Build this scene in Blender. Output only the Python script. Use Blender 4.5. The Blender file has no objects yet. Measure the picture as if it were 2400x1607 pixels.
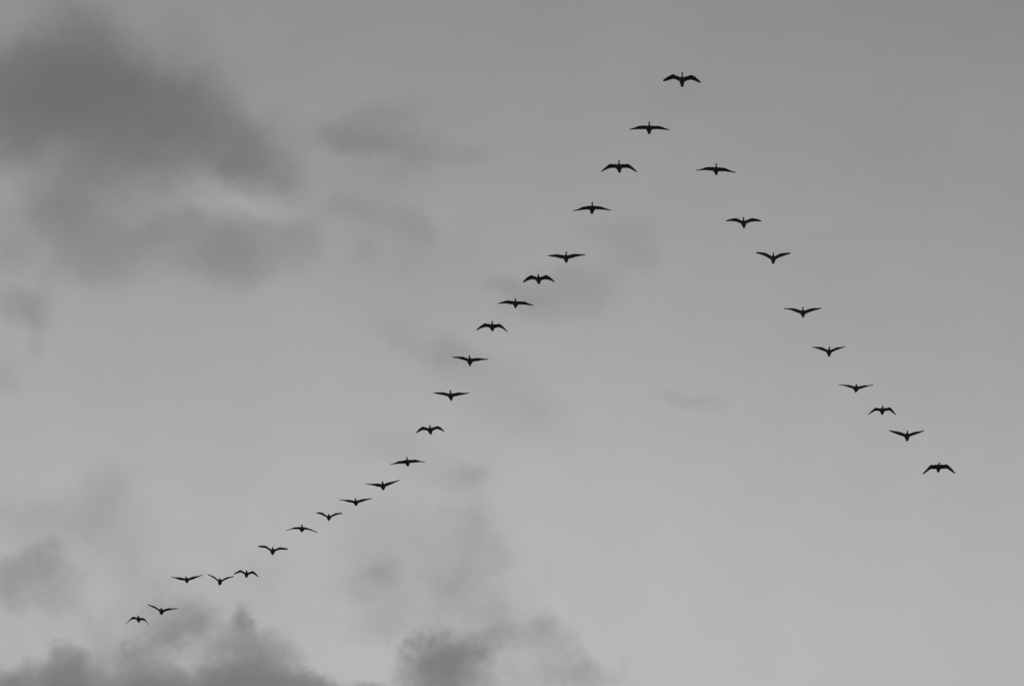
import bpy, bmesh, math, random
from math import radians, sin, cos, pi

scene = bpy.context.scene

# ------------------------------------------------------------------ camera
cam_d = bpy.data.cameras.new("camera")
cam_d.sensor_width = 36.0
cam_d.lens = 113.64
cam_d.clip_start = 0.5
cam_d.clip_end = 60000.0
cam = bpy.data.objects.new("camera", cam_d)
scene.collection.objects.link(cam)
cam.location = (0.0, 0.0, 1.6)
cam.rotation_euler = (radians(90 + 32.35), 0.0, 0.0)
scene.camera = cam

# ------------------------------------------------------------------ exposure
scene.view_settings.view_transform = 'Standard'
scene.view_settings.look = 'None'
scene.view_settings.exposure = 0.0
scene.view_settings.gamma = 1.0

# ------------------------------------------------------------------ sun, low behind the overcast ahead of the camera
SUN_EL, SUN_AZ = radians(16.0), radians(6.0)
sun_d = bpy.data.lights.new("sun", 'SUN')
sun_d.energy = 0.5
sun_d.angle = radians(12.0)
sun_d.color = (1.0, 0.985, 0.96)
sun = bpy.data.objects.new("sun", sun_d)
scene.collection.objects.link(sun)
sun.rotation_euler = (radians(90) - SUN_EL, 0.0, pi - SUN_AZ)

# ------------------------------------------------------------------ overcast sky
# Cloud masses of the overcast: (azimuth*cos32, elevation, radius, radius, tilt, optical depth, kind), angles in radians
CLOUDS = [
 (-0.1462,0.659,0.0189,0.0162,-0.0,0.5,0),
 (-0.1415,0.6394,0.0352,0.0243,-0.0,2.0,0),
 (-0.156,0.6312,0.0257,0.0189,-0.0,0.9,0),
 (-0.1226,0.6317,0.0338,0.0203,-0.0,1.3,0),
 (-0.1084,0.6288,0.023,0.0176,-0.0,0.6,0),
 (-0.0943,0.627,0.0243,0.0162,-0.524,0.8,0),
 (-0.0814,0.6211,0.0216,0.0162,-0.698,0.48,0),
 (-0.1298,0.6177,0.0392,0.0149,-0.0,0.75,0),
 (-0.1384,0.6061,0.023,0.0162,-0.0,0.45,0),
 (-0.117,0.6496,0.0149,0.0095,-0.698,0.09,0),
 (-0.1036,0.6398,0.0176,0.0101,-0.349,0.5,0),
 (-0.1346,0.6561,0.0162,0.0122,-0.0,0.4,0),
 (-0.1242,0.6516,0.0135,0.0108,-0.0,0.105,0),
 (-0.1628,0.6171,0.0189,0.0135,-0.0,0.4,0),
 (-0.1034,0.6177,0.0284,0.0081,-0.0,0.4,0),
 (-0.0727,0.6154,0.0162,0.0108,-0.524,0.25,0),
 (-0.1425,0.591,0.0284,0.0162,-0.0,0.27,0),
 (-0.1287,0.5882,0.0243,0.0149,-0.0,0.22,0),
 (-0.1129,0.5961,0.0162,0.0101,-0.0,0.25,0),
 (-0.1283,0.6003,0.0271,0.0108,-0.0,0.08,0),
 (-0.0798,0.5915,0.0284,0.0122,0.262,0.22,0),
 (-0.0919,0.5868,0.0203,0.0149,-0.0,0.25,0),
 (-0.0663,0.5962,0.0122,0.0081,0.349,0.15,0),
 (-0.0897,0.5963,0.0135,0.0081,-0.0,0.2,0),
 (-0.1022,0.5996,0.0081,0.0061,-0.0,0.2,0),
 (-0.0777,0.604,0.0176,0.0081,-0.105,-0.04,0),
 (-0.0998,0.6051,0.0108,0.0054,-0.349,-0.05,0),
 (-0.1564,0.5816,0.0122,0.0081,-0.0,0.25,0),
 (-0.1511,0.5687,0.0162,0.0081,-0.0,0.3,0),
 (-0.1457,0.5712,0.0085,0.0149,-0.349,0.0936,0),
 (-0.1442,0.5586,0.0061,0.0122,0.087,0.0936,0),
 (-0.1531,0.5483,0.0081,0.0081,-0.0,0.12,0),
 (-0.1428,0.5802,0.0057,0.0108,-0.436,0.072,0),
 (-0.1268,0.5816,0.0176,0.0081,-0.0,0.12,0),
 (-0.0494,0.6285,0.0203,0.0081,-0.087,0.27,0),
 (-0.0592,0.6272,0.0149,0.0068,-0.0,0.12,0),
 (-0.0405,0.6369,0.0149,0.0081,-0.175,0.14,0),
 (-0.0311,0.625,0.0176,0.0074,-0.314,0.28,0),
 (-0.0156,0.6243,0.0162,0.0047,-0.0,0.16,0),
 (-0.0365,0.6181,0.0176,0.0081,-0.0,0.12,0),
 (-0.0417,0.6025,0.0203,0.0108,-0.175,0.18,0),
 (-0.0305,0.5987,0.0122,0.0095,-0.0,0.15,0),
 (-0.0515,0.6049,0.0108,0.0068,-0.0,0.12,0),
 (-0.0468,0.5899,0.0081,0.0061,-0.0,0.14,0),
 (-0.0345,0.5891,0.0095,0.0081,-0.0,0.08,0),
 (0.0162,0.5786,0.023,0.0122,-0.0,0.26,0),
 (-0.0015,0.583,0.0108,0.0047,-0.262,0.18,0),
 (0.004,0.576,0.0135,0.0081,-0.175,0.12,0),
 (0.0259,0.5825,0.0108,0.0081,-0.0,0.08,0),
 (0.0385,0.5944,0.0108,0.0122,-0.0,0.16,0),
 (0.0317,0.5986,0.0149,0.0081,-0.262,0.1,0),
 (0.0369,0.5877,0.0122,0.0068,0.349,0.12,0),
 (-0.0381,0.5688,0.0122,0.0088,-0.175,0.126,0),
 (-0.0258,0.565,0.0176,0.0106,-0.262,0.126,0),
 (-0.0177,0.561,0.0135,0.0106,-0.175,0.14,0),
 (-0.0122,0.557,0.0243,0.0122,-0.349,0.072,0),
 (-0.0055,0.5489,0.023,0.0179,-0.698,0.098,0),
 (0.0079,0.5408,0.0176,0.013,-0.524,0.084,0),
 (0.052,0.5474,0.0122,0.0041,-0.14,0.12,0),
 (0.0586,0.5445,0.0081,0.0054,-0.349,0.08,0),
 (-0.0359,0.5337,0.0149,0.0095,-0.0,0.12,0),
 (-0.0212,0.5245,0.0203,0.0108,-0.175,0.08,0),
 (0.0552,0.6391,0.0243,0.0095,-0.0,0.08,0),
 (0.1159,0.6215,0.0541,0.0271,-0.0,0.04,0),
 (-0.0796,0.4763,0.0061,0.0081,-0.087,0.45,1),
 (-0.0776,0.4664,0.0149,0.0135,-0.0,0.6,1),
 (-0.0694,0.4654,0.0129,0.0122,-0.0,0.6,1),
 (-0.0824,0.4595,0.0135,0.0115,-0.0,0.5,1),
 (-0.0722,0.4572,0.0243,0.0081,-0.0,0.5,1),
 (-0.1291,0.4627,0.0057,0.0074,-0.0,0.6,1),
 (-0.1273,0.4555,0.0108,0.0095,-0.0,0.7,1),
 (-0.1162,0.4583,0.0203,0.0101,-0.0,0.4,1),
 (-0.1166,0.4642,0.0162,0.0068,-0.0,0.245,1),
 (-0.1018,0.4678,0.0203,0.0088,0.349,0.5,1),
 (-0.0945,0.4742,0.0135,0.0068,0.436,0.35,1),
 (-0.1047,0.4743,0.0095,0.0068,-0.0,0.2,1),
 (-0.0921,0.4526,0.0649,0.0129,-0.0,2.4,0),
 (-0.0544,0.4532,0.0325,0.0081,-0.105,1.2,0),
 (-0.0971,0.4643,0.0129,0.003,-0.07,-0.12,1),
 (-0.147,0.4534,0.0074,0.0108,-0.0,0.3,1),
 (-0.143,0.451,0.0122,0.0074,-0.0,0.6,1),
 (-0.1393,0.4579,0.0068,0.0047,-0.0,0.3,1),
 (-0.1401,0.4899,0.0115,0.0088,-0.0,0.26325,1),
 (-0.1447,0.4841,0.0162,0.0088,0.175,0.234,1),
 (-0.1498,0.4857,0.0122,0.0088,-0.0,0.234,1),
 (-0.1332,0.4831,0.0122,0.0095,-0.349,0.195,1),
 (-0.1373,0.4941,0.0095,0.0074,-0.0,0.25,1),
 (-0.1466,0.478,0.0104,0.006,-0.0,0.112,1),
 (-0.1197,0.5068,0.0238,0.0179,-0.0,0.0768,1),
 (-0.1325,0.5059,0.0208,0.0104,-0.0,0.105,1),
 (-0.149,0.5045,0.0104,0.0104,-0.0,0.112,1),
 (-0.1203,0.5148,0.0134,0.0119,-0.0,0.09,1),
 (-0.1112,0.4953,0.0193,0.0134,-0.0,0.09,1),
 (-0.0952,0.4862,0.0164,0.0082,0.262,0.0735,1),
 (-0.1081,0.4875,0.0164,0.0104,-0.0,0.09,1),
 (-0.1114,0.4793,0.0134,0.0089,-0.0,0.09,1),
 (-0.1199,0.4747,0.0122,0.0081,-0.0,0.12,1),
 (-0.0289,0.4721,0.0046,0.0054,-0.0,0.45,1),
 (-0.0262,0.4679,0.0095,0.0095,-0.0,0.9,1),
 (-0.0189,0.461,0.0169,0.0135,-0.0,1.3,1),
 (-0.0154,0.468,0.0135,0.0095,-0.0,0.7,1),
 (-0.0116,0.4647,0.0088,0.0095,-0.0,0.4,1),
 (-0.0247,0.4749,0.0074,0.0054,-0.0,0.4,1),
 (-0.004,0.4734,0.0108,0.0074,-0.0,0.4,1),
 (-0.0078,0.4795,0.0149,0.0082,-0.0,0.155,1),
 (0.0037,0.4748,0.0119,0.0089,-0.0,0.10416,1),
 (0.0101,0.4761,0.0095,0.0081,-0.0,0.228,1),
 (0.0088,0.4707,0.0134,0.0082,-0.0,0.06944,1),
 (0.0183,0.464,0.0122,0.0081,-0.0,0.3,1),
 (0.0253,0.4632,0.0134,0.0067,-0.0,0.205,1),
 (0.0037,0.4594,0.0134,0.0067,-0.0,0.174,1),
 (0.0152,0.468,0.0104,0.0067,-0.0,0.136,1),
 (-0.0027,0.4822,0.0119,0.0074,-0.0,0.093,1),
 (-0.0362,0.4878,0.0104,0.0104,-0.0,0.11,1),
 (-0.0389,0.4905,0.0164,0.0149,-0.0,0.093,1),
 (-0.0427,0.491,0.0104,0.006,-0.0,0.093,1),
 (-0.0262,0.5042,0.0104,0.0089,-0.0,0.099,1),
 (-0.0126,0.5111,0.0104,0.0089,-0.0,0.124,1),
 (-0.0093,0.5064,0.0119,0.0104,-0.0,0.099,1),
 (-0.0159,0.5232,0.0104,0.0067,-0.0,0.174,1),
 (-0.0092,0.4969,0.0119,0.0149,-0.0,0.099,1),
 (-0.0157,0.4949,0.0119,0.0134,-0.0,0.124,1),
 (-0.0169,0.4854,0.0134,0.0104,-0.0,0.136,1),
 (-0.0034,0.4963,0.0104,0.0089,-0.0,0.087,1),
 (-0.0221,0.4901,0.0104,0.0089,-0.0,0.093,1),
 (-0.0392,0.477,0.0104,0.0067,-0.0,0.112,1),
 (-0.0478,0.4875,0.0089,0.0067,-0.0,0.062,1),
 (-0.1613,0.6226,0.0243,0.0149,-0.0,0.9,0),
 (-0.1167,0.61,0.0298,0.0115,-0.0,0.28,0),
 (-0.1445,0.5989,0.023,0.0122,-0.0,0.22,0),
 (-0.158,0.6109,0.0135,0.0108,-0.0,0.25,0),
 (-0.1,0.6078,0.0271,0.0095,-0.087,0.06,0),
 (-0.1061,0.5966,0.0271,0.0162,-0.0,0.12,0),
 (-0.1105,0.4673,0.0216,0.0081,-0.0,0.18,1),
 (-0.0985,0.4774,0.0162,0.0081,0.349,0.25,1),
 (-0.0798,0.4797,0.0054,0.0081,-0.0,0.35,1),
 (-0.088,0.4712,0.0135,0.0095,-0.0,0.2,1),
 (-0.0859,0.6275,0.0189,0.0081,-0.698,0.2,0),
 (-0.0596,0.459,0.0162,0.0054,-0.14,0.35,1),
 (-0.0417,0.5012,0.0338,0.0216,-0.0,0.05,1),
 (-0.0285,0.488,0.0352,0.0298,-0.0,0.04,1),
 (-0.1364,0.4761,0.0271,0.0271,-0.0,0.06,1),
 (-0.0426,0.6334,0.0271,0.0149,-0.087,0.06,0),
 (-0.1057,0.5906,0.0487,0.0149,-0.0,0.2,0),
 (-0.0467,0.6306,0.0189,0.0122,-0.0,0.13,0),
 (-0.0852,0.6141,0.023,0.0095,-0.349,0.2,0),
 (-0.1306,0.45,0.0352,0.0095,-0.0,0.6,0),
 (-0.1066,0.4649,0.0365,0.0108,-0.0,0.1,0),
 (-0.0763,0.4638,0.0176,0.0149,-0.0,0.1,0),
 (-0.078,0.473,0.0095,0.0108,-0.0,0.25,1),
 (-0.0191,0.4599,0.0203,0.0149,-0.0,0.25,0),
 (0.0075,0.4681,0.0298,0.0135,-0.262,0.08,0),
 (-0.1399,0.4879,0.0203,0.0135,-0.0,0.08,0),
 (-0.1056,0.6491,0.0189,0.0149,-0.524,0.15,0),
 (-0.0923,0.6406,0.0176,0.0135,-0.524,0.15,0),
 (-0.0746,0.6254,0.0149,0.0149,-0.524,0.15,0),
 (-0.0545,0.6128,0.0446,0.0216,-0.087,0.07,0),
 (-0.0373,0.5945,0.0406,0.0162,-0.087,0.05,0),
 (-0.0233,0.5758,0.0433,0.0216,-0.175,0.04,0),
 (-0.1217,0.5,0.0406,0.0216,-0.0,0.04,0),
 (-0.0248,0.5015,0.0352,0.0325,-0.0,0.04,0),
 (-0.0915,0.6036,0.0284,0.0115,-0.14,-0.12,0),
]
world = bpy.data.worlds.new("World")
scene.world = world
world.use_nodes = True
nt = world.node_tree
nt.nodes.clear()
N = nt.nodes.new
def link(a, b): nt.links.new(a, b)
def math_n(op, a, b=None, clamp=False):
    n = N('ShaderNodeMath'); n.operation = op; n.use_clamp = clamp
    for i, v in enumerate((a, b)):
        if v is None: continue
        if isinstance(v, (int, float)): n.inputs[i].default_value = v
        else: link(v, n.inputs[i])
    return n.outputs[0]
tc = N('ShaderNodeTexCoord')
direction = tc.outputs['Generated']
sep = N('ShaderNodeSeparateXYZ'); link(direction, sep.inputs[0])
az = math_n('MULTIPLY', math_n('ARCTAN2', sep.outputs[0], sep.outputs[1]), cos(radians(32.35)))
el = math_n('ARCSINE', sep.outputs[2])
pos = N('ShaderNodeCombineXYZ'); link(az, pos.inputs[0]); link(el, pos.inputs[1])

def noise(scale, detail, rough, vec=None, dist=0.0):
    n = N('ShaderNodeTexNoise'); n.noise_dimensions = '3D'
    n.inputs['Scale'].default_value = scale
    n.inputs['Detail'].default_value = detail
    n.inputs['Roughness'].default_value = rough
    n.inputs['Distortion'].default_value = dist
    link(vec if vec is not None else direction, n.inputs['Vector'])
    return n
def vmath(op, a, b):
    n = N('ShaderNodeVectorMath'); n.operation = op
    for i, v in enumerate((a, b)):
        if isinstance(v, tuple): n.inputs[i].default_value = v
        elif isinstance(v, float): n.inputs['Scale'].default_value = v
        else: link(v, n.inputs[i])
    return n.outputs[0]
# billowing: the cloud masses are displaced by turbulence
w1 = noise(32.0, 5.0, 0.58)
w2 = noise(80.0, 5.0, 0.62)
o1 = vmath('MULTIPLY', vmath('SUBTRACT', w1.outputs['Color'], (0.5, 0.5, 0.5)), (0.020, 0.017, 0.0))
o2 = vmath('MULTIPLY', vmath('SUBTRACT', w2.outputs['Color'], (0.5, 0.5, 0.5)), (0.016, 0.015, 0.0))
soft_pos = vmath('ADD', pos.outputs[0], o1)
wpos = [vmath('ADD', soft_pos, vmath('MULTIPLY', o2, (0.55, 0.55, 0.0))), vmath('ADD', soft_pos, o2)]

# optical depth of the soft upper cloud (0) and of the billowing low bank (1)
depth = [None, None]
for (ca, ce, rx, ry, rot, tau, kind) in CLOUDS:
    m = N('ShaderNodeMapping'); m.vector_type = 'TEXTURE'
    m.inputs['Location'].default_value = (ca, ce, 0)
    m.inputs['Rotation'].default_value = (0, 0, rot)
    m.inputs['Scale'].default_value = (rx, ry, 1)
    link(wpos[kind], m.inputs['Vector'])
    g = N('ShaderNodeTexGradient'); g.gradient_type = 'SPHERICAL'
    link(m.outputs[0], g.inputs[0])
    r = N('ShaderNodeMapRange'); r.interpolation_type = 'SMOOTHSTEP'
    r.inputs['From Min'].default_value = 0.0; r.inputs['From Max'].default_value = 1.0
    r.inputs['To Min'].default_value = 0.0; r.inputs['To Max'].default_value = tau
    link(g.outputs['Fac'], r.inputs['Value'])
    depth[kind] = r.outputs[0] if depth[kind] is None else math_n('ADD', depth[kind], r.outputs[0])
# turbulence eats into the edges and mottles the inside
nU = noise(34.0, 7.0, 0.62)
fU = math_n('ADD', 1.0, math_n('MULTIPLY', math_n('SUBTRACT', nU.outputs['Fac'], 0.5), 1.5))
dU = math_n('MAXIMUM', math_n('MULTIPLY', depth[0], fU), -0.2)
nC = noise(44.0, 7.0, 0.60)
nC2 = noise(105.0, 4.0, 0.60)
tC = math_n('ADD', math_n('MULTIPLY', math_n('SUBTRACT', nC.outputs['Fac'], 0.5), 1.7),
            math_n('MULTIPLY', math_n('SUBTRACT', nC2.outputs['Fac'], 0.5), 1.7))
dC = math_n('MAXIMUM', math_n('MULTIPLY', depth[1], math_n('ADD', 1.0, tC)), 0.0)
tau_all = math_n('ADD', dU, dC)

# thickness of the veil changes with height above the horizon
ramp = N('ShaderNodeFloatCurve')
cv = ramp.mapping.curves[0]
pts = [(0.0, 150), (0.20, 165), (0.40, 174), (0.461, 176), (0.489, 175.5), (0.516, 172.5), (0.550, 165.5), (0.578, 159.5), (0.613, 153), (0.648, 146), (0.676, 141), (0.75, 136), (1.0, 128)]
elr = math_n('MULTIPLY', el, 1.0)
while len(cv.points) > 2: cv.points.remove(cv.points[-1])
cv.points[0].location = (pts[0][0], pts[0][1] / 255.0)
cv.points[1].location = (pts[-1][0], pts[-1][1] / 255.0)
for p in pts[1:-1]: cv.points.new(p[0], p[1] / 255.0)
ramp.mapping.update()
link(elr, ramp.inputs['Value'])

# broad unevenness and fine fibre of the veil
n3 = noise(9.0, 3.0, 0.5)
n4 = noise(38.0, 6.0, 0.62)
veil = math_n('ADD', math_n('MULTIPLY', math_n('SUBTRACT', n3.outputs['Fac'], 0.5), 0.030),
              math_n('MULTIPLY', math_n('SUBTRACT', n4.outputs['Fac'], 0.5), 0.032))
# the low cloud bank is lumpier than the veil above it
low = N('ShaderNodeMapRange'); low.interpolation_type = 'SMOOTHSTEP'
low.inputs['From Min'].default_value = 0.545; low.inputs['From Max'].default_value = 0.475
low.inputs['To Min'].default_value = 0.0; low.inputs['To Max'].default_value = 1.0
link(el, low.inputs['Value'])
lowx = N('ShaderNodeMapRange'); lowx.interpolation_type = 'SMOOTHSTEP'
lowx.inputs['From Min'].default_value = 0.055; lowx.inputs['From Max'].default_value = -0.01
link(az, lowx.inputs['Value'])
n5 = noise(30.0, 6.0, 0.60)
lump = math_n('MULTIPLY', math_n('MULTIPLY', low.outputs[0], lowx.outputs[0]),
              math_n('MULTIPLY', math_n('MINIMUM', math_n('SUBTRACT', n5.outputs['Fac'], 0.56), 0.0), 0.14))
base = math_n('ADD', math_n('ADD', ramp.outputs[0], veil), lump)
right = math_n('MULTIPLY', math_n('MINIMUM', math_n('MAXIMUM', math_n('SUBTRACT', az, 0.04), 0.0), 0.14), -0.26)
base = math_n('ADD', base, right)
FLOOR = 104.0 / 255.0           # a fully dense cloud
val = math_n('ADD', FLOOR, math_n('MULTIPLY', math_n('SUBTRACT', base, FLOOR), math_n('EXPONENT', math_n('MULTIPLY', tau_all, -1.0))))
val = math_n('MAXIMUM', val, 0.05)
lum = math_n('POWER', math_n('DIVIDE', math_n('ADD', val, 0.055), 1.055), 2.4)
# below the horizon: dull land light
hor = N('ShaderNodeMapRange')
hor.inputs['From Min'].default_value = -0.02; hor.inputs['From Max'].default_value = 0.02
hor.inputs['To Min'].default_value = 0.5; hor.inputs['To Max'].default_value = 1.0
link(el, hor.inputs['Value'])
lum = math_n('MULTIPLY', lum, hor.outputs[0])

sky = N('ShaderNodeTexSky'); sky.sky_type = 'NISHITA'; sky.sun_disc = False
sky.sun_elevation = SUN_EL; sky.sun_rotation = SUN_AZ
sky.air_density = 1.0; sky.dust_density = 2.0; sky.ozone_density = 1.0
bw = N('ShaderNodeRGBToBW'); link(sky.outputs[0], bw.inputs[0])
STRENGTH = 0.1
COVER = 0.97                    # share of the light that comes through the overcast
mixed = math_n('ADD', math_n('MULTIPLY', lum, 1.0 / STRENGTH * COVER), math_n('MULTIPLY', bw.outputs[0], 1.0 - COVER))
bg = N('ShaderNodeBackground'); bg.inputs['Strength'].default_value = STRENGTH
link(mixed, bg.inputs['Color'])
outw = N('ShaderNodeOutputWorld'); link(bg.outputs[0], outw.inputs['Surface'])

# ------------------------------------------------------------------ plumage
mat = bpy.data.materials.new("dark_plumage")
mat.use_nodes = True
mt = mat.node_tree
b = mt.nodes['Principled BSDF']
tcm = mt.nodes.new('ShaderNodeTexCoord')
mp = mt.nodes.new('ShaderNodeMapping'); mp.inputs['Scale'].default_value = (60, 9, 30)
nz = mt.nodes.new('ShaderNodeTexNoise'); nz.inputs['Scale'].default_value = 1.0; nz.inputs['Detail'].default_value = 4
cr = mt.nodes.new('ShaderNodeValToRGB')
cr.color_ramp.elements[0].position = 0.35; cr.color_ramp.elements[0].color = (0.09, 0.09, 0.09, 1)
cr.color_ramp.elements[1].position = 0.70; cr.color_ramp.elements[1].color = (0.16, 0.16, 0.16, 1)
mt.links.new(tcm.outputs['Object'], mp.inputs[0]); mt.links.new(mp.outputs[0], nz.inputs['Vector'])
mt.links.new(nz.outputs['Fac'], cr.inputs[0]); mt.links.new(cr.outputs[0], b.inputs['Base Color'])
b.inputs['Roughness'].default_value = 0.85
b.inputs['Specular IOR Level'].default_value = 0.1
bump = mt.nodes.new('ShaderNodeBump'); bump.inputs['Strength'].default_value = 0.15; bump.inputs['Distance'].default_value = 0.004
mt.links.new(nz.outputs['Fac'], bump.inputs['Height']); mt.links.new(bump.outputs[0], b.inputs['Normal'])

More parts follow.
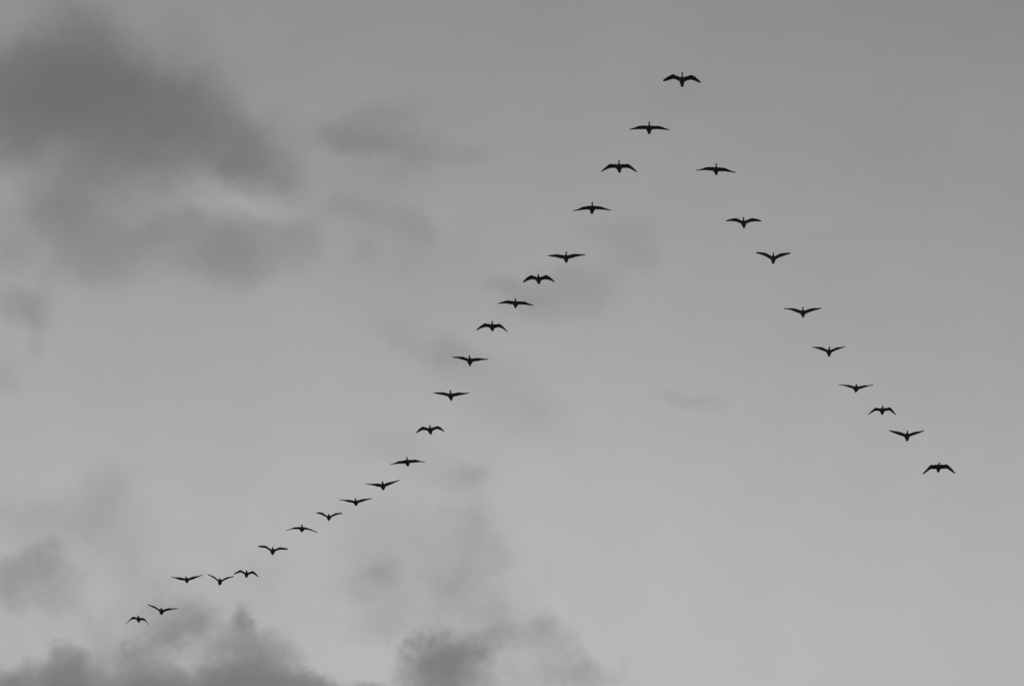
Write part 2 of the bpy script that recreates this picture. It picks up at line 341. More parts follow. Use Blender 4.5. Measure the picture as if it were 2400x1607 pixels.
# ------------------------------------------------------------------ the flock
# Each bird: place in the air (m); left and right wing as leading-edge points
# (x, forward, z, chord, sideways run of the trailing edge) from shoulder to tip;
# head-and-neck rows and rump-and-tail rows as (forward, x, half width, z).
# The flock flies towards -Y, so forward = -y.
BIRDS = [
 ([5.61,85.43,66.0],
  [[-0.09,0.087,0.03,0.233,0.01],[-0.205,0.114,0.059,0.197,0.008],[-0.306,0.137,0.091,0.239,0.01],[-0.491,0.049,0.05,0.185,0.008],[-0.626,-0.033,-0.01,0.084,0.003]],
  [[0.077,0.069,0.03,0.239,0.011],[0.185,0.093,0.052,0.215,0.01],[0.299,0.119,0.073,0.239,0.011],[0.446,0.053,0.038,0.203,0.01],[0.62,-0.051,-0.078,0.066,0.003]],
  [[0.377,-0.01,0.0058,0.0],[0.355,-0.009,0.0144,0.0],[0.323,-0.007,0.0194,0.0],[0.287,-0.007,0.0165,0.0],[0.203,-0.006,0.0137,0.0],[0.134,-0.006,0.0202,-0.005]],
  [[-0.19,0.008,0.0686,0.0],[-0.262,0.012,0.0506,0.0],[-0.346,0.022,0.0532,0.0],[-0.424,0.01,0.0127,0.0]]),
 ([4.62,88.12,66.0],
  [[-0.084,0.06,0.03,0.193,0.007],[-0.203,0.084,0.008,0.187,0.006],[-0.337,0.11,-0.02,0.174,0.006],[-0.512,0.033,-0.037,0.093,0.003],[-0.675,-0.06,-0.032,0.03,0.001]],
  [[0.085,0.048,0.03,0.187,0.007],[0.202,0.072,0.003,0.168,0.006],[0.325,0.098,-0.016,0.168,0.006],[0.505,0.025,-0.03,0.106,0.004],[0.689,-0.072,-0.044,0.03,0.001]],
  [[0.343,-0.007,0.0059,0.0],[0.321,-0.006,0.0147,0.0],[0.287,-0.005,0.0198,0.0],[0.25,-0.004,0.0169,0.0],[0.173,-0.002,0.014,0.0],[0.112,-0.001,0.0206,-0.005]],
  [[-0.098,0.004,0.0866,0.0],[-0.236,0.008,0.0498,0.0],[-0.323,0.012,0.0461,0.0],[-0.373,0.019,0.0332,0.0]]),
 ([3.67,90.36,66.0],
  [[-0.086,0.064,0.03,0.213,0.006],[-0.206,0.089,0.012,0.2,0.005],[-0.327,0.114,-0.001,0.226,0.006],[-0.491,0.029,-0.092,0.129,0.003],[-0.618,-0.056,-0.169,0.058,0.001]],
  [[0.087,0.064,0.03,0.213,0.006],[0.205,0.09,0.012,0.2,0.006],[0.317,0.114,-0.001,0.219,0.007],[0.467,0.04,-0.081,0.155,0.005],[0.618,-0.056,-0.188,0.052,0.002]],
  [[0.35,-0.013,0.006,0.0],[0.327,-0.013,0.0149,0.0],[0.293,-0.012,0.0202,0.0],[0.254,-0.01,0.0172,0.0],[0.18,-0.006,0.0142,0.0],[0.124,-0.004,0.021,-0.005]],
  [[-0.113,0.003,0.0881,0.0],[-0.229,0.014,0.0507,0.0],[-0.346,0.025,0.0432,0.0],[-0.391,0.024,0.0225,0.0]]),
 ([2.8,92.85,66.0],
  [[-0.089,0.067,0.03,0.221,0.004],[-0.208,0.092,-0.015,0.181,0.004],[-0.331,0.117,-0.051,0.174,0.003],[-0.513,0.037,-0.098,0.074,0.001],[-0.672,-0.053,-0.096,0.034,0.001]],
  [[0.091,0.054,0.03,0.194,0.004],[0.189,0.076,0.001,0.174,0.004],[0.31,0.104,-0.033,0.167,0.004],[0.479,0.035,-0.059,0.094,0.002],[0.673,-0.066,-0.059,0.034,0.001]],
  [[0.337,-0.003,0.0061,0.0],[0.313,-0.003,0.0152,0.0],[0.277,-0.002,0.0206,0.0],[0.237,-0.001,0.0175,0.0],[0.17,-0.001,0.0145,0.0],[0.122,-0.0,0.0214,-0.005]],
  [[-0.111,0.002,0.0879,0.0],[-0.198,-0.004,0.0573,0.0],[-0.332,-0.005,0.0459,0.0],[-0.379,0.004,0.0345,0.0]]),
 ([1.94,95.93,66.0],
  [[-0.106,0.052,0.03,0.203,0.003],[-0.231,0.078,0.036,0.21,0.003],[-0.341,0.102,0.039,0.182,0.002],[-0.527,0.017,0.072,0.105,0.001],[-0.674,-0.068,0.12,0.03,0.0]],
  [[0.081,0.066,0.03,0.21,0.003],[0.206,0.091,0.041,0.217,0.003],[0.331,0.116,0.048,0.182,0.003],[0.488,0.051,0.077,0.112,0.002],[0.686,-0.054,0.153,0.049,0.001]],
  [[0.341,-0.007,0.0062,0.0],[0.316,-0.007,0.0156,0.0],[0.278,-0.006,0.021,0.0],[0.236,-0.007,0.0179,0.0],[0.17,-0.008,0.0148,0.0],[0.122,-0.01,0.0219,-0.005]],
  [[-0.114,0.002,0.0821,0.0],[-0.226,0.001,0.0528,0.0],[-0.311,0.002,0.0489,0.0],[-0.381,0.009,0.0117,0.0]]),
 ([0.96,97.34,66.0],
  [[-0.077,0.065,0.03,0.215,0.001],[-0.18,0.093,0.05,0.214,0.001],[-0.267,0.115,0.068,0.257,0.001],[-0.424,0.037,0.021,0.215,0.001],[-0.566,-0.055,-0.085,0.086,0.0]],
  [[0.073,0.065,0.03,0.229,0.002],[0.167,0.089,0.042,0.214,0.002],[0.27,0.115,0.073,0.264,0.002],[0.412,0.047,0.033,0.193,0.002],[0.574,-0.055,-0.07,0.079,0.001]],
  [[0.303,-0.012,0.0063,0.0],[0.278,-0.012,0.0158,0.0],[0.239,-0.012,0.0213,0.0],[0.196,-0.01,0.0181,0.0],[0.154,-0.008,0.015,0.0],[0.13,-0.006,0.0221,-0.005]],
  [[-0.104,0.001,0.081,0.0],[-0.204,0.009,0.0533,0.0],[-0.305,0.014,0.0455,0.0],[-0.348,0.02,0.0277,0.0]]),
 ([0.13,98.94,66.0],
  [[-0.074,0.075,0.03,0.22,0.0],[-0.194,0.101,0.017,0.205,-0.0],[-0.297,0.125,0.021,0.197,-0.0],[-0.497,0.042,0.013,0.102,-0.0],[-0.661,-0.045,0.003,0.037,-0.0]],
  [[0.078,0.045,0.03,0.205,0.0],[0.197,0.069,0.01,0.19,0.0],[0.333,0.095,-0.012,0.19,0.001],[0.477,0.032,-0.042,0.117,0.001],[0.661,-0.075,-0.049,0.03,0.0]],
  [[0.31,-0.01,0.0064,0.0],[0.284,-0.01,0.0159,0.0],[0.245,-0.01,0.0215,0.0],[0.201,-0.009,0.0183,0.0],[0.153,-0.005,0.0152,0.0],[0.125,-0.002,0.0223,-0.005]],
  [[-0.099,0.0,0.0779,0.0],[-0.216,-0.004,0.05,0.0],[-0.304,-0.006,0.032,0.0],[-0.363,0.002,0.02,0.0]]),
 ([-0.73,100.51,66.0],
  [[-0.082,0.082,0.03,0.232,-0.001],[-0.179,0.108,0.023,0.209,-0.001],[-0.268,0.132,0.031,0.239,-0.002],[-0.437,0.054,-0.033,0.165,-0.001],[-0.591,-0.038,-0.138,0.06,-0.001]],
  [[0.075,0.075,0.03,0.27,-0.001],[0.168,0.098,0.01,0.202,-0.001],[0.273,0.125,0.012,0.224,-0.001],[0.418,0.052,-0.07,0.157,-0.0],[0.567,-0.045,-0.209,0.053,-0.0]],
  [[0.353,-0.0,0.0064,0.0],[0.326,-0.0,0.0161,0.0],[0.286,-0.001,0.0218,0.0],[0.241,-0.001,0.0185,0.0],[0.183,-0.002,0.0153,0.0],[0.145,-0.003,0.0226,-0.005]],
  [[-0.118,-0.001,0.0788,0.0],[-0.208,0.007,0.0505,0.0],[-0.298,0.011,0.0384,0.0],[-0.358,0.01,0.0182,0.0]]),
 ([-1.58,102.86,66.0],
  [[-0.102,0.064,0.03,0.201,-0.002],[-0.184,0.089,0.043,0.193,-0.002],[-0.266,0.114,0.066,0.209,-0.003],[-0.456,0.046,0.114,0.116,-0.002],[-0.671,-0.056,0.173,0.054,-0.001]],
  [[0.095,0.049,0.03,0.217,-0.002],[0.202,0.073,0.02,0.193,-0.002],[0.317,0.099,0.018,0.193,-0.002],[0.488,0.032,0.041,0.101,-0.001],[0.689,-0.071,0.091,0.054,-0.0]],
  [[0.343,-0.015,0.0066,0.0],[0.316,-0.015,0.0164,0.0],[0.274,-0.016,0.0221,0.0],[0.228,-0.014,0.0188,0.0],[0.166,-0.011,0.0156,0.0],[0.125,-0.008,0.023,-0.005]],
  [[-0.12,-0.001,0.0945,0.0],[-0.244,-0.001,0.0596,0.0],[-0.337,-0.002,0.0391,0.0],[-0.454,-0.001,0.0123,0.0]]),
 ([-2.34,105.38,66.0],
  [[-0.102,0.055,0.03,0.2,-0.003],[-0.193,0.08,0.039,0.2,-0.003],[-0.285,0.105,0.053,0.192,-0.003],[-0.487,0.03,0.099,0.128,-0.002],[-0.686,-0.065,0.154,0.032,-0.001]],
  [[0.09,0.055,0.03,0.216,-0.003],[0.182,0.077,0.031,0.216,-0.003],[0.3,0.105,0.043,0.208,-0.003],[0.491,0.035,0.072,0.12,-0.002],[0.698,-0.065,0.138,0.043,-0.0]],
  [[0.359,-0.01,0.0067,0.0],[0.331,-0.011,0.0167,0.0],[0.288,-0.012,0.0225,0.0],[0.24,-0.011,0.0192,0.0],[0.172,-0.01,0.0158,0.0],[0.125,-0.008,0.0234,-0.005]],
  [[-0.104,-0.002,0.0898,0.0],[-0.249,0.004,0.0565,0.0],[-0.361,0.015,0.0356,0.0],[-0.426,0.023,0.0147,0.0]]),
 ([-3.18,107.94,66.0],
  [[-0.08,0.045,0.03,0.207,-0.005],[-0.19,0.072,0.039,0.199,-0.005],[-0.283,0.095,0.059,0.24,-0.006],[-0.438,0.006,0.004,0.191,-0.005],[-0.549,-0.075,-0.091,0.083,-0.002]],
  [[0.086,0.078,0.03,0.24,-0.005],[0.176,0.101,0.041,0.199,-0.004],[0.278,0.128,0.064,0.207,-0.004],[0.404,0.061,0.05,0.199,-0.004],[0.552,-0.042,-0.047,0.066,-0.001]],
  [[0.327,-0.006,0.0068,0.0],[0.297,-0.006,0.017,0.0],[0.252,-0.007,0.0229,0.0],[0.203,-0.006,0.0195,0.0],[0.157,-0.004,0.0161,0.0],[0.133,-0.0,0.0238,-0.005]],
  [[-0.12,-0.003,0.085,0.0],[-0.237,0.008,0.0553,0.0],[-0.337,0.012,0.0405,0.0],[-0.395,0.013,0.0213,0.0]]),
 ([-4.13,110.42,66.0],
  [[-0.076,0.066,0.03,0.257,-0.007],[-0.204,0.091,-0.025,0.206,-0.006],[-0.332,0.116,-0.054,0.189,-0.006],[-0.524,0.036,-0.087,0.086,-0.003],[-0.691,-0.054,-0.098,0.043,-0.001]],
  [[0.079,0.075,0.03,0.231,-0.006],[0.201,0.098,0.011,0.2,-0.005],[0.34,0.125,0.011,0.206,-0.005],[0.494,0.064,-0.009,0.094,-0.002],[0.703,-0.045,0.018,0.043,-0.001]],
  [[0.357,-0.012,0.0069,0.0],[0.326,-0.013,0.0172,0.0],[0.28,-0.014,0.0233,0.0],[0.229,-0.013,0.0198,0.0],[0.175,-0.008,0.0164,0.0],[0.144,-0.004,0.0242,-0.005]],
  [[-0.131,-0.004,0.0821,0.0],[-0.234,0.0,0.0541,0.0],[-0.337,0.006,0.0368,0.0],[-0.397,0.009,0.0152,0.0]]),
 ([-5.16,112.3,66.0],
  [[-0.082,0.046,0.03,0.22,-0.008],[-0.212,0.072,0.03,0.228,-0.008],[-0.334,0.096,0.021,0.167,-0.006],[-0.53,0.016,0.058,0.079,-0.003],[-0.701,-0.074,0.119,0.047,-0.002]],
  [[0.085,0.082,0.03,0.246,-0.008],[0.208,0.107,0.061,0.228,-0.007],[0.331,0.132,0.082,0.184,-0.006],[0.484,0.065,0.16,0.114,-0.003],[0.667,-0.038,0.277,0.042,-0.001]],
  [[0.326,-0.013,0.007,0.0],[0.295,-0.014,0.0175,0.0],[0.248,-0.015,0.0236,0.0],[0.195,-0.014,0.0201,0.0],[0.156,-0.009,0.0166,0.0],[0.139,-0.003,0.0245,-0.005]],
  [[-0.112,-0.004,0.0919,0.0],[-0.244,0.001,0.0526,0.0],[-0.35,-0.001,0.0373,0.0],[-0.403,-0.0,0.0175,0.0]]),
 ([-6.3,113.64,66.0],
  [[-0.086,0.027,0.03,0.188,-0.008],[-0.191,0.055,0.04,0.17,-0.007],[-0.278,0.077,0.047,0.188,-0.008],[-0.513,-0.011,0.107,0.077,-0.003],[-0.686,-0.093,0.164,0.048,-0.002]],
  [[0.092,0.063,0.03,0.206,-0.008],[0.19,0.088,0.046,0.197,-0.008],[0.287,0.113,0.062,0.196,-0.008],[0.46,0.045,0.121,0.107,-0.004],[0.657,-0.057,0.202,0.048,-0.002]],
  [[0.303,-0.007,0.007,0.0],[0.271,-0.009,0.0176,0.0],[0.223,-0.011,0.0238,0.0],[0.17,-0.01,0.0203,0.0],[0.134,-0.006,0.0167,0.0],[0.121,-0.0,0.0247,-0.005]],
  [[-0.107,-0.004,0.0817,0.0],[-0.224,-0.009,0.0508,0.0],[-0.295,-0.005,0.0309,0.0],[-0.34,-0.014,0.0155,0.0]]),
 ([-7.45,114.86,66.0],
  [[-0.079,0.03,0.03,0.145,-0.007],[-0.169,0.055,0.077,0.163,-0.008],[-0.258,0.08,0.134,0.2,-0.01],[-0.389,0.003,0.203,0.145,-0.007],[-0.511,-0.09,0.261,0.091,-0.005]],
  [[0.071,0.021,0.03,0.173,-0.008],[0.169,0.046,0.072,0.154,-0.007],[0.267,0.071,0.119,0.172,-0.008],[0.395,0.002,0.172,0.12,-0.005],[0.536,-0.099,0.24,0.082,-0.004]],
  [[0.22,0.004,0.0071,0.0],[0.187,0.003,0.0178,0.0],[0.138,0.0,0.024,0.0],[0.084,-0.002,0.0204,0.0],[0.082,-0.002,0.0169,0.0],[0.103,0.0,0.0249,-0.005]],
  [[-0.079,-0.004,0.0756,0.0],[-0.18,-0.011,0.0556,0.0],[-0.271,-0.015,0.0379,0.0],[-0.353,-0.015,0.0156,0.0]]),
 ([-8.6,115.83,66.0],
  [[-0.085,0.059,0.03,0.202,-0.011],[-0.199,0.086,-0.0,0.151,-0.008],[-0.295,0.109,-0.018,0.147,-0.008],[-0.477,0.035,-0.054,0.055,-0.003],[-0.661,-0.061,-0.077,0.055,-0.003]],
  [[0.074,0.031,0.03,0.193,-0.011],[0.193,0.055,-0.009,0.147,-0.008],[0.322,0.081,-0.064,0.12,-0.006],[0.472,0.012,-0.102,0.083,-0.004],[0.638,-0.089,-0.138,0.052,-0.003]],
  [[0.323,0.02,0.0071,0.0],[0.29,0.018,0.0179,0.0],[0.241,0.015,0.0241,0.0],[0.186,0.011,0.0206,0.0],[0.142,0.007,0.017,0.0],[0.122,0.003,0.025,-0.005]],
  [[-0.099,-0.005,0.0828,0.0],[-0.191,-0.01,0.056,0.0],[-0.274,-0.02,0.0381,0.0],[-0.32,-0.015,0.0224,0.0]]),
 ([-9.92,117.71,66.0],
  [[-0.075,0.056,0.03,0.188,-0.012],[-0.175,0.08,0.089,0.179,-0.011],[-0.285,0.106,0.152,0.179,-0.012],[-0.446,0.029,0.21,0.16,-0.01],[-0.599,-0.064,0.25,0.113,-0.007]],
  [[0.091,0.028,0.03,0.198,-0.012],[0.186,0.05,0.064,0.169,-0.01],[0.304,0.078,0.095,0.188,-0.011],[0.462,0.007,0.119,0.16,-0.01],[0.632,-0.092,0.137,0.1,-0.006]],
  [[0.298,0.028,0.0072,0.0],[0.265,0.026,0.0181,0.0],[0.214,0.022,0.0244,0.0],[0.158,0.019,0.0208,0.0],[0.127,0.016,0.0172,0.0],[0.121,0.015,0.0253,-0.005]],
  [[-0.115,-0.007,0.0861,0.0],[-0.229,-0.012,0.0657,0.0],[-0.323,-0.013,0.0386,0.0],[-0.399,-0.018,0.0204,0.0]]),
 ([-11.14,119.73,66.0],
  [[-0.067,0.05,0.03,0.193,-0.013],[-0.158,0.075,0.068,0.174,-0.012],[-0.25,0.1,0.112,0.193,-0.014],[-0.411,0.011,0.072,0.135,-0.01],[-0.525,-0.07,0.034,0.091,-0.007]],
  [[0.079,0.031,0.03,0.193,-0.013],[0.171,0.057,0.047,0.164,-0.011],[0.259,0.081,0.071,0.212,-0.014],[0.38,0.009,0.021,0.193,-0.013],[0.507,-0.089,-0.092,0.077,-0.005]],
  [[0.299,0.025,0.0073,0.0],[0.264,0.023,0.0183,0.0],[0.212,0.019,0.0247,0.0],[0.154,0.015,0.0211,0.0],[0.125,0.013,0.0174,0.0],[0.121,0.013,0.0257,-0.005]],
  [[-0.106,-0.007,0.0734,0.0],[-0.203,-0.016,0.062,0.0],[-0.3,-0.023,0.0391,0.0],[-0.368,-0.028,0.0115,0.0]]),
 ([-12.3,120.36,66.0],
  [[-0.075,0.032,0.03,0.146,-0.011],[-0.173,0.06,0.093,0.156,-0.012],[-0.248,0.082,0.154,0.156,-0.012],[-0.397,0.006,0.257,0.107,-0.008],[-0.544,-0.088,0.369,0.064,-0.005]],
  [[0.085,0.012,0.03,0.166,-0.013],[0.176,0.036,0.08,0.165,-0.012],[0.277,0.062,0.128,0.165,-0.012],[0.416,-0.008,0.197,0.107,-0.008],[0.566,-0.108,0.285,0.07,-0.005]],
  [[0.233,0.009,0.0074,0.0],[0.198,0.006,0.0184,0.0],[0.146,0.002,0.0248,0.0],[0.088,-0.0,0.0212,0.0],[0.083,0.003,0.0175,0.0],[0.103,0.008,0.0258,-0.005]],
  [[-0.097,-0.007,0.0806,0.0],[-0.234,-0.022,0.0715,0.0],[-0.332,-0.032,0.0461,0.0],[-0.429,-0.04,0.0138,0.0]]),
 ([-13.68,120.24,66.0],
  [[-0.075,0.024,0.03,0.175,-0.015],[-0.211,0.052,0.036,0.194,-0.017],[-0.321,0.074,0.05,0.194,-0.017],[-0.514,-0.005,0.103,0.087,-0.008],[-0.693,-0.096,0.183,0.039,-0.003]],
  [[0.083,0.044,0.03,0.185,-0.016],[0.184,0.067,0.059,0.214,-0.018],[0.296,0.094,0.081,0.204,-0.017],[0.461,0.023,0.15,0.107,-0.009],[0.636,-0.076,0.258,0.043,-0.003]],
  [[0.255,-0.016,0.0073,0.0],[0.22,-0.019,0.0184,0.0],[0.167,-0.023,0.0248,0.0],[0.109,-0.023,0.0211,0.0],[0.1,-0.013,0.0175,0.0],[0.115,-0.002,0.0257,-0.005]],
  [[-0.095,-0.008,0.0759,0.0],[-0.202,-0.017,0.0576,0.0],[-0.28,-0.024,0.0346,0.0],[-0.368,-0.031,0.0115,0.0]]),
 ([-15.01,123.08,66.0],
  [[-0.078,0.066,0.03,0.211,-0.019],[-0.171,0.092,0.069,0.141,-0.013],[-0.257,0.116,0.13,0.171,-0.016],[-0.458,0.036,0.246,0.111,-0.01],[-0.637,-0.054,0.351,0.05,-0.005]],
  [[0.083,0.036,0.03,0.222,-0.02],[0.192,0.061,0.053,0.191,-0.017],[0.296,0.086,0.072,0.191,-0.017],[0.475,0.017,0.108,0.101,-0.009],[0.674,-0.084,0.172,0.054,-0.005]],
  [[0.294,0.011,0.0075,0.0],[0.258,0.007,0.0187,0.0],[0.204,0.002,0.0252,0.0],[0.143,-0.001,0.0215,0.0],[0.126,0.002,0.0178,0.0],[0.134,0.007,0.0262,-0.005]],
  [[-0.108,-0.01,0.0867,0.0],[-0.229,-0.028,0.0609,0.0],[-0.32,-0.034,0.0399,0.0],[-0.391,-0.036,0.0211,0.0]]),
 ([-16.06,123.81,66.0],
  [[-0.088,0.057,0.03,0.173,-0.017],[-0.17,0.082,0.028,0.183,-0.018],[-0.252,0.107,0.03,0.223,-0.022],[-0.413,0.019,-0.098,0.091,-0.009],[-0.532,-0.063,-0.203,0.061,-0.006]],
  [[0.077,0.016,0.03,0.203,-0.02],[0.166,0.042,0.0,0.173,-0.017],[0.245,0.066,-0.022,0.203,-0.02],[0.357,-0.012,-0.135,0.092,-0.009],[0.462,-0.104,-0.298,0.057,-0.005]],
  [[0.307,0.004,0.0075,0.0],[0.27,0.001,0.0188,0.0],[0.215,-0.005,0.0254,0.0],[0.155,-0.008,0.0216,0.0],[0.124,-0.006,0.0179,0.0],[0.12,-0.002,0.0263,-0.005]],
  [[-0.109,-0.011,0.0823,0.0],[-0.211,-0.018,0.0565,0.0],[-0.313,-0.021,0.0306,0.0],[-0.384,-0.028,0.0165,0.0]]),
 ([7.0,90.53,66.0],
  [[-0.085,0.069,0.03,0.2,0.011],[-0.207,0.094,0.008,0.187,0.01],[-0.337,0.119,-0.01,0.168,0.009],[-0.521,0.043,-0.034,0.065,0.003],[-0.692,-0.051,-0.009,0.035,0.002]],
  [[0.077,0.056,0.03,0.22,0.012],[0.19,0.08,-0.005,0.2,0.011],[0.315,0.106,-0.042,0.181,0.01],[0.482,0.042,-0.084,0.097,0.006],[0.694,-0.064,-0.094,0.031,0.002]],
  [[0.337,-0.003,0.006,0.0],[0.314,-0.002,0.015,0.0],[0.279,0.0,0.0202,0.0],[0.24,-0.0,0.0172,0.0],[0.173,-0.001,0.0142,0.0],[0.122,-0.003,0.021,-0.005]],
  [[-0.108,0.006,0.0788,0.0],[-0.212,0.017,0.0507,0.0],[-0.303,0.024,0.0376,0.0],[-0.368,0.037,0.0132,0.0]]),
 ([8.15,93.74,66.0],
  [[-0.089,0.055,0.03,0.197,0.012],[-0.189,0.082,0.063,0.19,0.011],[-0.274,0.105,0.089,0.197,0.012],[-0.468,0.017,0.117,0.122,0.007],[-0.609,-0.065,0.113,0.065,0.004]],
  [[0.073,0.055,0.03,0.197,0.012],[0.172,0.081,0.059,0.19,0.012],[0.264,0.105,0.089,0.21,0.013],[0.439,0.035,0.113,0.149,0.01],[0.633,-0.065,0.108,0.061,0.004]],
  [[0.315,-0.032,0.0061,0.0],[0.29,-0.031,0.0153,0.0],[0.254,-0.029,0.0207,0.0],[0.213,-0.025,0.0177,0.0],[0.156,-0.02,0.0146,0.0],[0.116,-0.016,0.0215,-0.005]],
  [[-0.105,0.006,0.0788,0.0],[-0.2,0.014,0.0577,0.0],[-0.309,0.025,0.0385,0.0],[-0.384,0.031,0.0173,0.0]]),
 ([9.34,95.99,66.0],
  [[-0.08,0.071,0.03,0.231,0.016],[-0.173,0.096,0.074,0.224,0.015],[-0.267,0.121,0.119,0.21,0.014],[-0.445,0.041,0.21,0.133,0.009],[-0.601,-0.049,0.28,0.073,0.005]],
  [[0.073,0.071,0.03,0.231,0.016],[0.17,0.096,0.069,0.21,0.015],[0.264,0.121,0.105,0.217,0.015],[0.436,0.051,0.175,0.147,0.011],[0.627,-0.049,0.257,0.077,0.006]],
  [[0.339,-0.023,0.0062,0.0],[0.314,-0.021,0.0156,0.0],[0.276,-0.018,0.0211,0.0],[0.234,-0.016,0.0179,0.0],[0.175,-0.012,0.0148,0.0],[0.134,-0.009,0.0219,-0.005]],
  [[-0.137,0.009,0.0763,0.0],[-0.221,0.013,0.0509,0.0],[-0.334,0.019,0.045,0.0],[-0.383,0.022,0.0216,0.0]]),
 ([10.67,99.55,66.0],
  [[-0.089,0.062,0.03,0.214,0.016],[-0.195,0.087,0.042,0.199,0.015],[-0.3,0.112,0.074,0.192,0.014],[-0.499,0.036,0.138,0.089,0.006],[-0.686,-0.058,0.203,0.049,0.003]],
  [[0.087,0.062,0.03,0.222,0.017],[0.182,0.086,0.048,0.207,0.016],[0.294,0.112,0.079,0.199,0.016],[0.47,0.052,0.133,0.133,0.011],[0.711,-0.058,0.216,0.034,0.003]],
  [[0.352,-0.026,0.0064,0.0],[0.325,-0.024,0.016,0.0],[0.285,-0.021,0.0216,0.0],[0.241,-0.018,0.0184,0.0],[0.175,-0.012,0.0152,0.0],[0.128,-0.009,0.0224,-0.005]],
  [[-0.135,0.01,0.0783,0.0],[-0.238,0.024,0.0482,0.0],[-0.327,0.029,0.0301,0.0],[-0.409,0.035,0.0141,0.0]]),
 ([11.85,102.24,66.0],
  [[-0.085,0.058,0.03,0.199,0.016],[-0.183,0.084,0.062,0.184,0.015],[-0.273,0.108,0.1,0.199,0.016],[-0.459,0.024,0.172,0.1,0.008],[-0.609,-0.062,0.236,0.041,0.003]],
  [[0.087,0.05,0.03,0.207,0.017],[0.185,0.076,0.057,0.169,0.014],[0.274,0.1,0.095,0.176,0.015],[0.457,0.024,0.167,0.1,0.009],[0.633,-0.07,0.256,0.041,0.004]],
  [[0.312,-0.01,0.0065,0.0],[0.284,-0.007,0.0163,0.0],[0.243,-0.004,0.022,0.0],[0.197,-0.002,0.0188,0.0],[0.149,-0.001,0.0155,0.0],[0.122,-0.002,0.0229,-0.005]],
  [[-0.125,0.01,0.0736,0.0],[-0.232,0.021,0.0552,0.0],[-0.325,0.029,0.0348,0.0],[-0.402,0.033,0.0164,0.0]]),
 ([13.1,104.85,66.0],
  [[-0.105,0.052,0.03,0.183,0.016],[-0.198,0.079,0.043,0.167,0.015],[-0.283,0.102,0.053,0.159,0.014],[-0.48,0.022,0.122,0.071,0.006],[-0.647,-0.068,0.192,0.043,0.004]],
  [[0.088,0.037,0.03,0.191,0.017],[0.177,0.059,0.031,0.175,0.016],[0.292,0.087,0.048,0.159,0.015],[0.477,0.015,0.102,0.072,0.007],[0.675,-0.083,0.19,0.045,0.004]],
  [[0.268,-0.011,0.0066,0.0],[0.239,-0.009,0.0166,0.0],[0.196,-0.005,0.0224,0.0],[0.149,-0.003,0.0191,0.0],[0.121,-0.005,0.0158,0.0],[0.114,-0.01,0.0233,-0.005]],
  [[-0.105,0.009,0.0895,0.0],[-0.201,0.012,0.0542,0.0],[-0.297,0.016,0.0334,0.0],[-0.369,0.016,0.0104,0.0]]),
 ([14.25,106.47,66.0],
  [[-0.089,0.048,0.03,0.203,0.02],[-0.184,0.074,0.024,0.184,0.018],[-0.27,0.098,0.029,0.219,0.021],[-0.428,0.016,-0.069,0.138,0.013],[-0.561,-0.072,-0.179,0.046,0.004]],
  [[0.073,0.072,0.03,0.236,0.023],[0.166,0.096,0.016,0.187,0.018],[0.274,0.122,0.029,0.227,0.022],[0.385,0.06,-0.041,0.211,0.021],[0.529,-0.048,-0.192,0.049,0.005]],
  [[0.316,-0.013,0.0067,0.0],[0.287,-0.011,0.0168,0.0],[0.243,-0.006,0.0227,0.0],[0.195,-0.004,0.0193,0.0],[0.152,-0.006,0.016,0.0],[0.131,-0.01,0.0235,-0.005]],
  [[-0.106,0.01,0.0821,0.0],[-0.203,0.02,0.0569,0.0],[-0.301,0.029,0.0443,0.0],[-0.367,0.042,0.0295,0.0]]),
 ([15.4,108.38,66.0],
  [[-0.113,0.062,0.03,0.242,0.025],[-0.224,0.087,0.065,0.233,0.024],[-0.336,0.112,0.089,0.233,0.024],[-0.527,0.033,0.176,0.142,0.014],[-0.696,-0.058,0.262,0.04,0.004]],
  [[0.108,0.062,0.03,0.209,0.022],[0.202,0.085,0.056,0.208,0.022],[0.311,0.112,0.08,0.2,0.021],[0.493,0.044,0.15,0.133,0.014],[0.708,-0.058,0.262,0.04,0.004]],
  [[0.345,-0.017,0.0068,0.0],[0.315,-0.013,0.017,0.0],[0.271,-0.009,0.023,0.0],[0.221,-0.006,0.0196,0.0],[0.167,-0.005,0.0162,0.0],[0.134,-0.006,0.0238,-0.005]],
  [[-0.154,0.016,0.0875,0.0],[-0.272,0.032,0.0619,0.0],[-0.389,0.042,0.047,0.0],[-0.456,0.051,0.0278,0.0]]),
 ([16.9,110.83,66.0],
  [[-0.094,0.106,0.03,0.319,0.035],[-0.221,0.131,-0.01,0.284,0.031],[-0.337,0.156,-0.024,0.302,0.033],[-0.511,0.07,-0.174,0.207,0.022],[-0.645,-0.014,-0.3,0.095,0.01]],
  [[0.065,0.114,0.03,0.328,0.037],[0.186,0.138,0.001,0.284,0.032],[0.321,0.164,-0.004,0.301,0.034],[0.495,0.083,-0.122,0.242,0.028],[0.641,-0.006,-0.27,0.086,0.01]],
  [[0.346,-0.004,0.0069,0.0],[0.315,-0.0,0.0173,0.0],[0.269,0.005,0.0233,0.0],[0.217,0.006,0.0199,0.0],[0.189,-0.001,0.0164,0.0],[0.184,-0.011,0.0242,-0.005]],
  [[-0.17,0.019,0.0759,0.0],[-0.283,0.032,0.0499,0.0],[-0.369,0.03,0.0521,0.0],[-0.438,0.042,0.0261,0.0]]),
]
SEG = 12
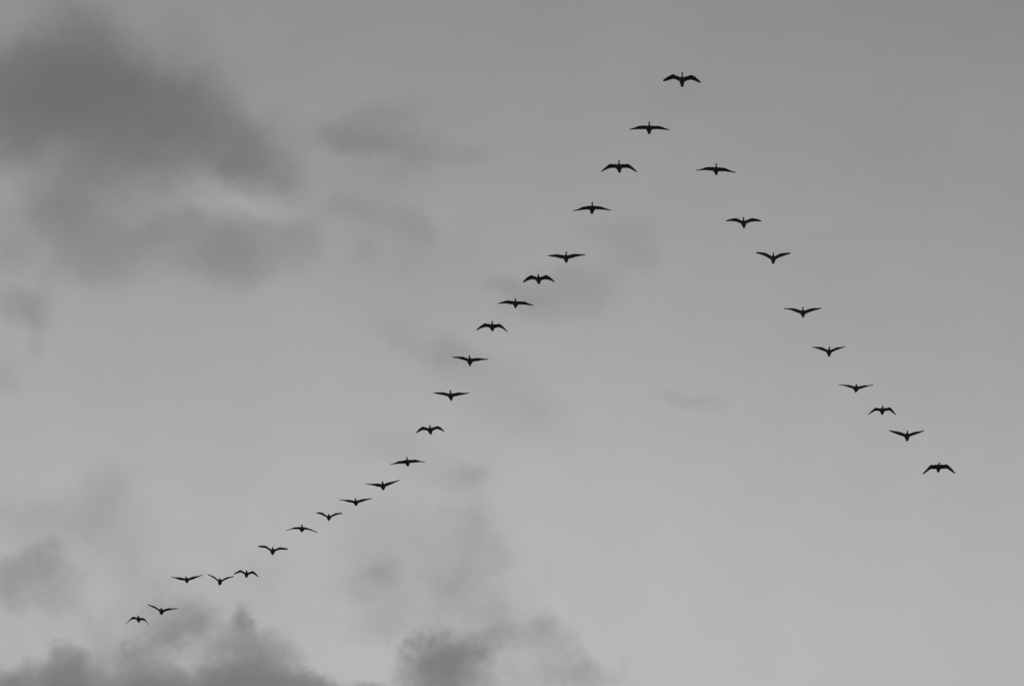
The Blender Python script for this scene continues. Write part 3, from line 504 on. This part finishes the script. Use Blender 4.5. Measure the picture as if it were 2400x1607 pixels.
def catmull(pts, t):
    n = len(pts) - 1
    u = min(max(t, 0.0), 1.0) * n
    i = min(int(u), n - 1); u -= i
    p1, p2 = pts[i], pts[i + 1]
    p0 = pts[i - 1] if i > 0 else [2 * a - c for a, c in zip(p1, p2)]
    p3 = pts[i + 2] if i + 2 <= n else [2 * c - a for a, c in zip(p1, p2)]
    return [0.5 * (2 * b_ + (c - a) * u + (2 * a - 5 * b_ + 4 * c - d) * u * u + (3 * b_ - a - 3 * c + d) * u ** 3)
            for a, b_, c, d in zip(p0, p1, p2, p3)]

CH = [0.0, 0.07, 0.2, 0.4, 0.62, 0.82, 1.0]           # chordwise stations
UP = [0.0, 0.55, 0.95, 1.0, 0.72, 0.36, 0.0]          # upper surface
LO = [0.0, -0.30, -0.28, 0.05, 0.15, 0.10, 0.0]       # hollow lower surface
NW = 26

def make_bird(idx, rec):
    org, L, R, head, tail = rec
    rnd = random.Random(100 + idx)
    bm = bmesh.new()
    # body rings: head -> neck -> shoulders (wing roots) -> rump -> tail
    fle = (L[0][1] + R[0][1]) / 2; fte = fle - (L[0][3] + R[0][3]) / 2
    hw0 = tail[0][2] * 1.1; x0 = tail[0][1]
    rings = []
    for k, (f, x, hw, z) in enumerate(head):
        hw *= 1.4
        rings.append((f, x, hw, hw * (0.9 if k < 5 else 1.1), z))
    nwing0 = len(rings)
    xn = head[-1][1]
    prof = [0.74, 0.84, 0.92, 0.98, 1.0, 1.0, 0.98]
    for c, p in zip(CH, prof):
        f = fle + (fte - fle) * c
        t = c
        rings.append((f, xn * (1 - t) + x0 * t, hw0 * p, hw0 * p * 0.70, 0.012 - 0.014 * c))
    for k, (f, x, hw, z) in enumerate(tail):
        if f > fte - 0.015: continue
        rel = k / 3.0
        hw *= 1.18
        rings.append((f, x, hw, max(0.008, hw * (0.70 * (1 - rel) ** 1.3 + 0.10)), z - 0.004 * (1 - rel)))
    grid = []
    for (f, x, hw, hh, z) in rings:
        ring = []
        for s in range(SEG):
            a = 2 * pi * (s + 0.5) / SEG
            ring.append(bm.verts.new((x + hw * cos(a), -f, z + hh * sin(a))))
        grid.append(ring)
    for i in range(len(grid) - 1):
        inwing = nwing0 <= i < nwing0 + len(CH) - 1
        for s in range(SEG):
            if inwing and s in (SEG - 1, SEG // 2 - 1): continue      # openings where the wings grow out
            bm.faces.new((grid[i][s], grid[i][(s + 1) % SEG], grid[i + 1][(s + 1) % SEG], grid[i + 1][s]))
    bm.faces.new(list(reversed(grid[0]))); bm.faces.new(grid[-1])
    # wings
    for side, W in ((-1, L), (1, R)):
        if side > 0: hi, lo = 0, SEG - 1
        else: hi, lo = SEG // 2 - 1, SEG // 2
        prev_u = [grid[nwing0 + c][hi] for c in range(len(CH))]
        prev_l = [grid[nwing0 + c][lo] for c in range(len(CH))]
        rootx = abs(W[0][0])
        for st in range(1, NW + 1):
            t = st / NW
            x, f, z, ch, run = catmull(W, t)
            f += ch * 0.05; ch = max(ch * 1.10, 0.022)
            if t > 0.97: ch *= 0.6
            th = max(0.0045, ch * (0.13 - 0.07 * t))
            # single flight feathers show as small steps along the trailing edge
            step = 0.0
            if t > 0.12:
                step = (0.006 if st % 2 else 0.0) * (0.5 + 0.5 * rnd.random())
            cu, cl = [], []
            for c in range(len(CH)):
                cc = CH[c] * ch + (step if c == len(CH) - 1 else 0.0)
                px = x + run * CH[c]
                edge = 0.0012 if c in (0, len(CH) - 1) else 0.0
                cu.append(bm.verts.new((px, -(f - cc), z + th * UP[c] + edge)))
                cl.append(bm.verts.new((px, -(f - cc), z + th * LO[c] - edge)))
            for c in range(len(CH) - 1):
                bm.faces.new((prev_u[c], prev_u[c + 1], cu[c + 1], cu[c]))
                bm.faces.new((prev_l[c + 1], prev_l[c], cl[c], cl[c + 1]))
            bm.faces.new((prev_u[0], cu[0], cl[0], prev_l[0]))
            bm.faces.new((prev_u[-1], prev_l[-1], cl[-1], cu[-1]))
            prev_u, prev_l = cu, cl
        bm.faces.new(list(prev_u) + list(reversed(prev_l)))
    bmesh.ops.recalc_face_normals(bm, faces=bm.faces[:])
    for e in bm.edges:
        if e.is_manifold and e.calc_face_angle(0.0) > radians(38): e.smooth = False
    me = bpy.data.meshes.new("bird")
    bm.to_mesh(me); bm.free()
    for p in me.polygons: p.use_smooth = True
    me.materials.append(mat)
    ob = bpy.data.objects.new("bird", me)
    scene.collection.objects.link(ob)
    ob.location = org
    ob['category'] = 'bird'
    ob['label'] = LABELS[idx]
    ob['group'] = 'dark birds flying in a V formation'
    return ob

LABELS = [
    'leading bird at the point of the V, largest, wings arched with drooping tips',
    'bird just left below the leader, wings spread nearly flat and very wide',
    'third bird down the left line, wings sharply bent down at the wrists',
    'fourth bird down the left line, wings a shallow arch drooping to both tips',
    'fifth bird down the left line, wings level and faintly raised',
    'sixth bird down the left line, thick wings bent into an M shape',
    'seventh bird down the left line, flat wings sloping down to the right',
    'eighth bird down the left line, arched wings with the right tip hanging lower',
    'ninth bird down the left line, wings out straight, left one held higher',
    'tenth bird down the left line, both wings in a shallow even V',
    'eleventh bird down the left line, small arched M of wings with left tip lower',
    'twelfth bird down the left line, shallow arch with left wing sloping down',
    'thirteenth bird down the left line, right wing lifted high, left wing level',
    'fourteenth bird down the left line, slim wings, right one slightly raised',
    'fifteenth bird down the left line, short raised wings levelling out at the tips',
    'sixteenth bird down the left line, thin wings bowed down like an umbrella',
    'bird alone between the umbrella-winged one and the close trio, left wing raised higher',
    'rightmost of the close trio at lower left, wings in a humped M',
    'middle bird of the close trio at lower left, wings in a steep V',
    'leftmost of the close trio at lower left, long slim wings in a shallow V',
    'second to last bird at lower left, left wing raised steeply, right wing level',
    'last bird at the lower left end of the V, wings hanging in a hoop',
    'top bird of the right line, wide flat wings sloping down to the right',
    'second bird down the right line, raised wings curving over to level tips',
    'third bird down the right line, broad wings lifted in a clear V',
    'fourth bird down the right line, very wide wings in a shallow V',
    'fifth bird down the right line, narrow wings in a V with pointed tips',
    'sixth bird down the right line, thin wings in a very flat V',
    'seventh bird down the right line, small, wings bent down on both sides',
    'second to last bird of the right line, long straight wings raised in a V',
    'last bird at the lower right end of the V, broad wings angled downward',
]
for i, rec in enumerate(BIRDS):
    make_bird(i, rec)
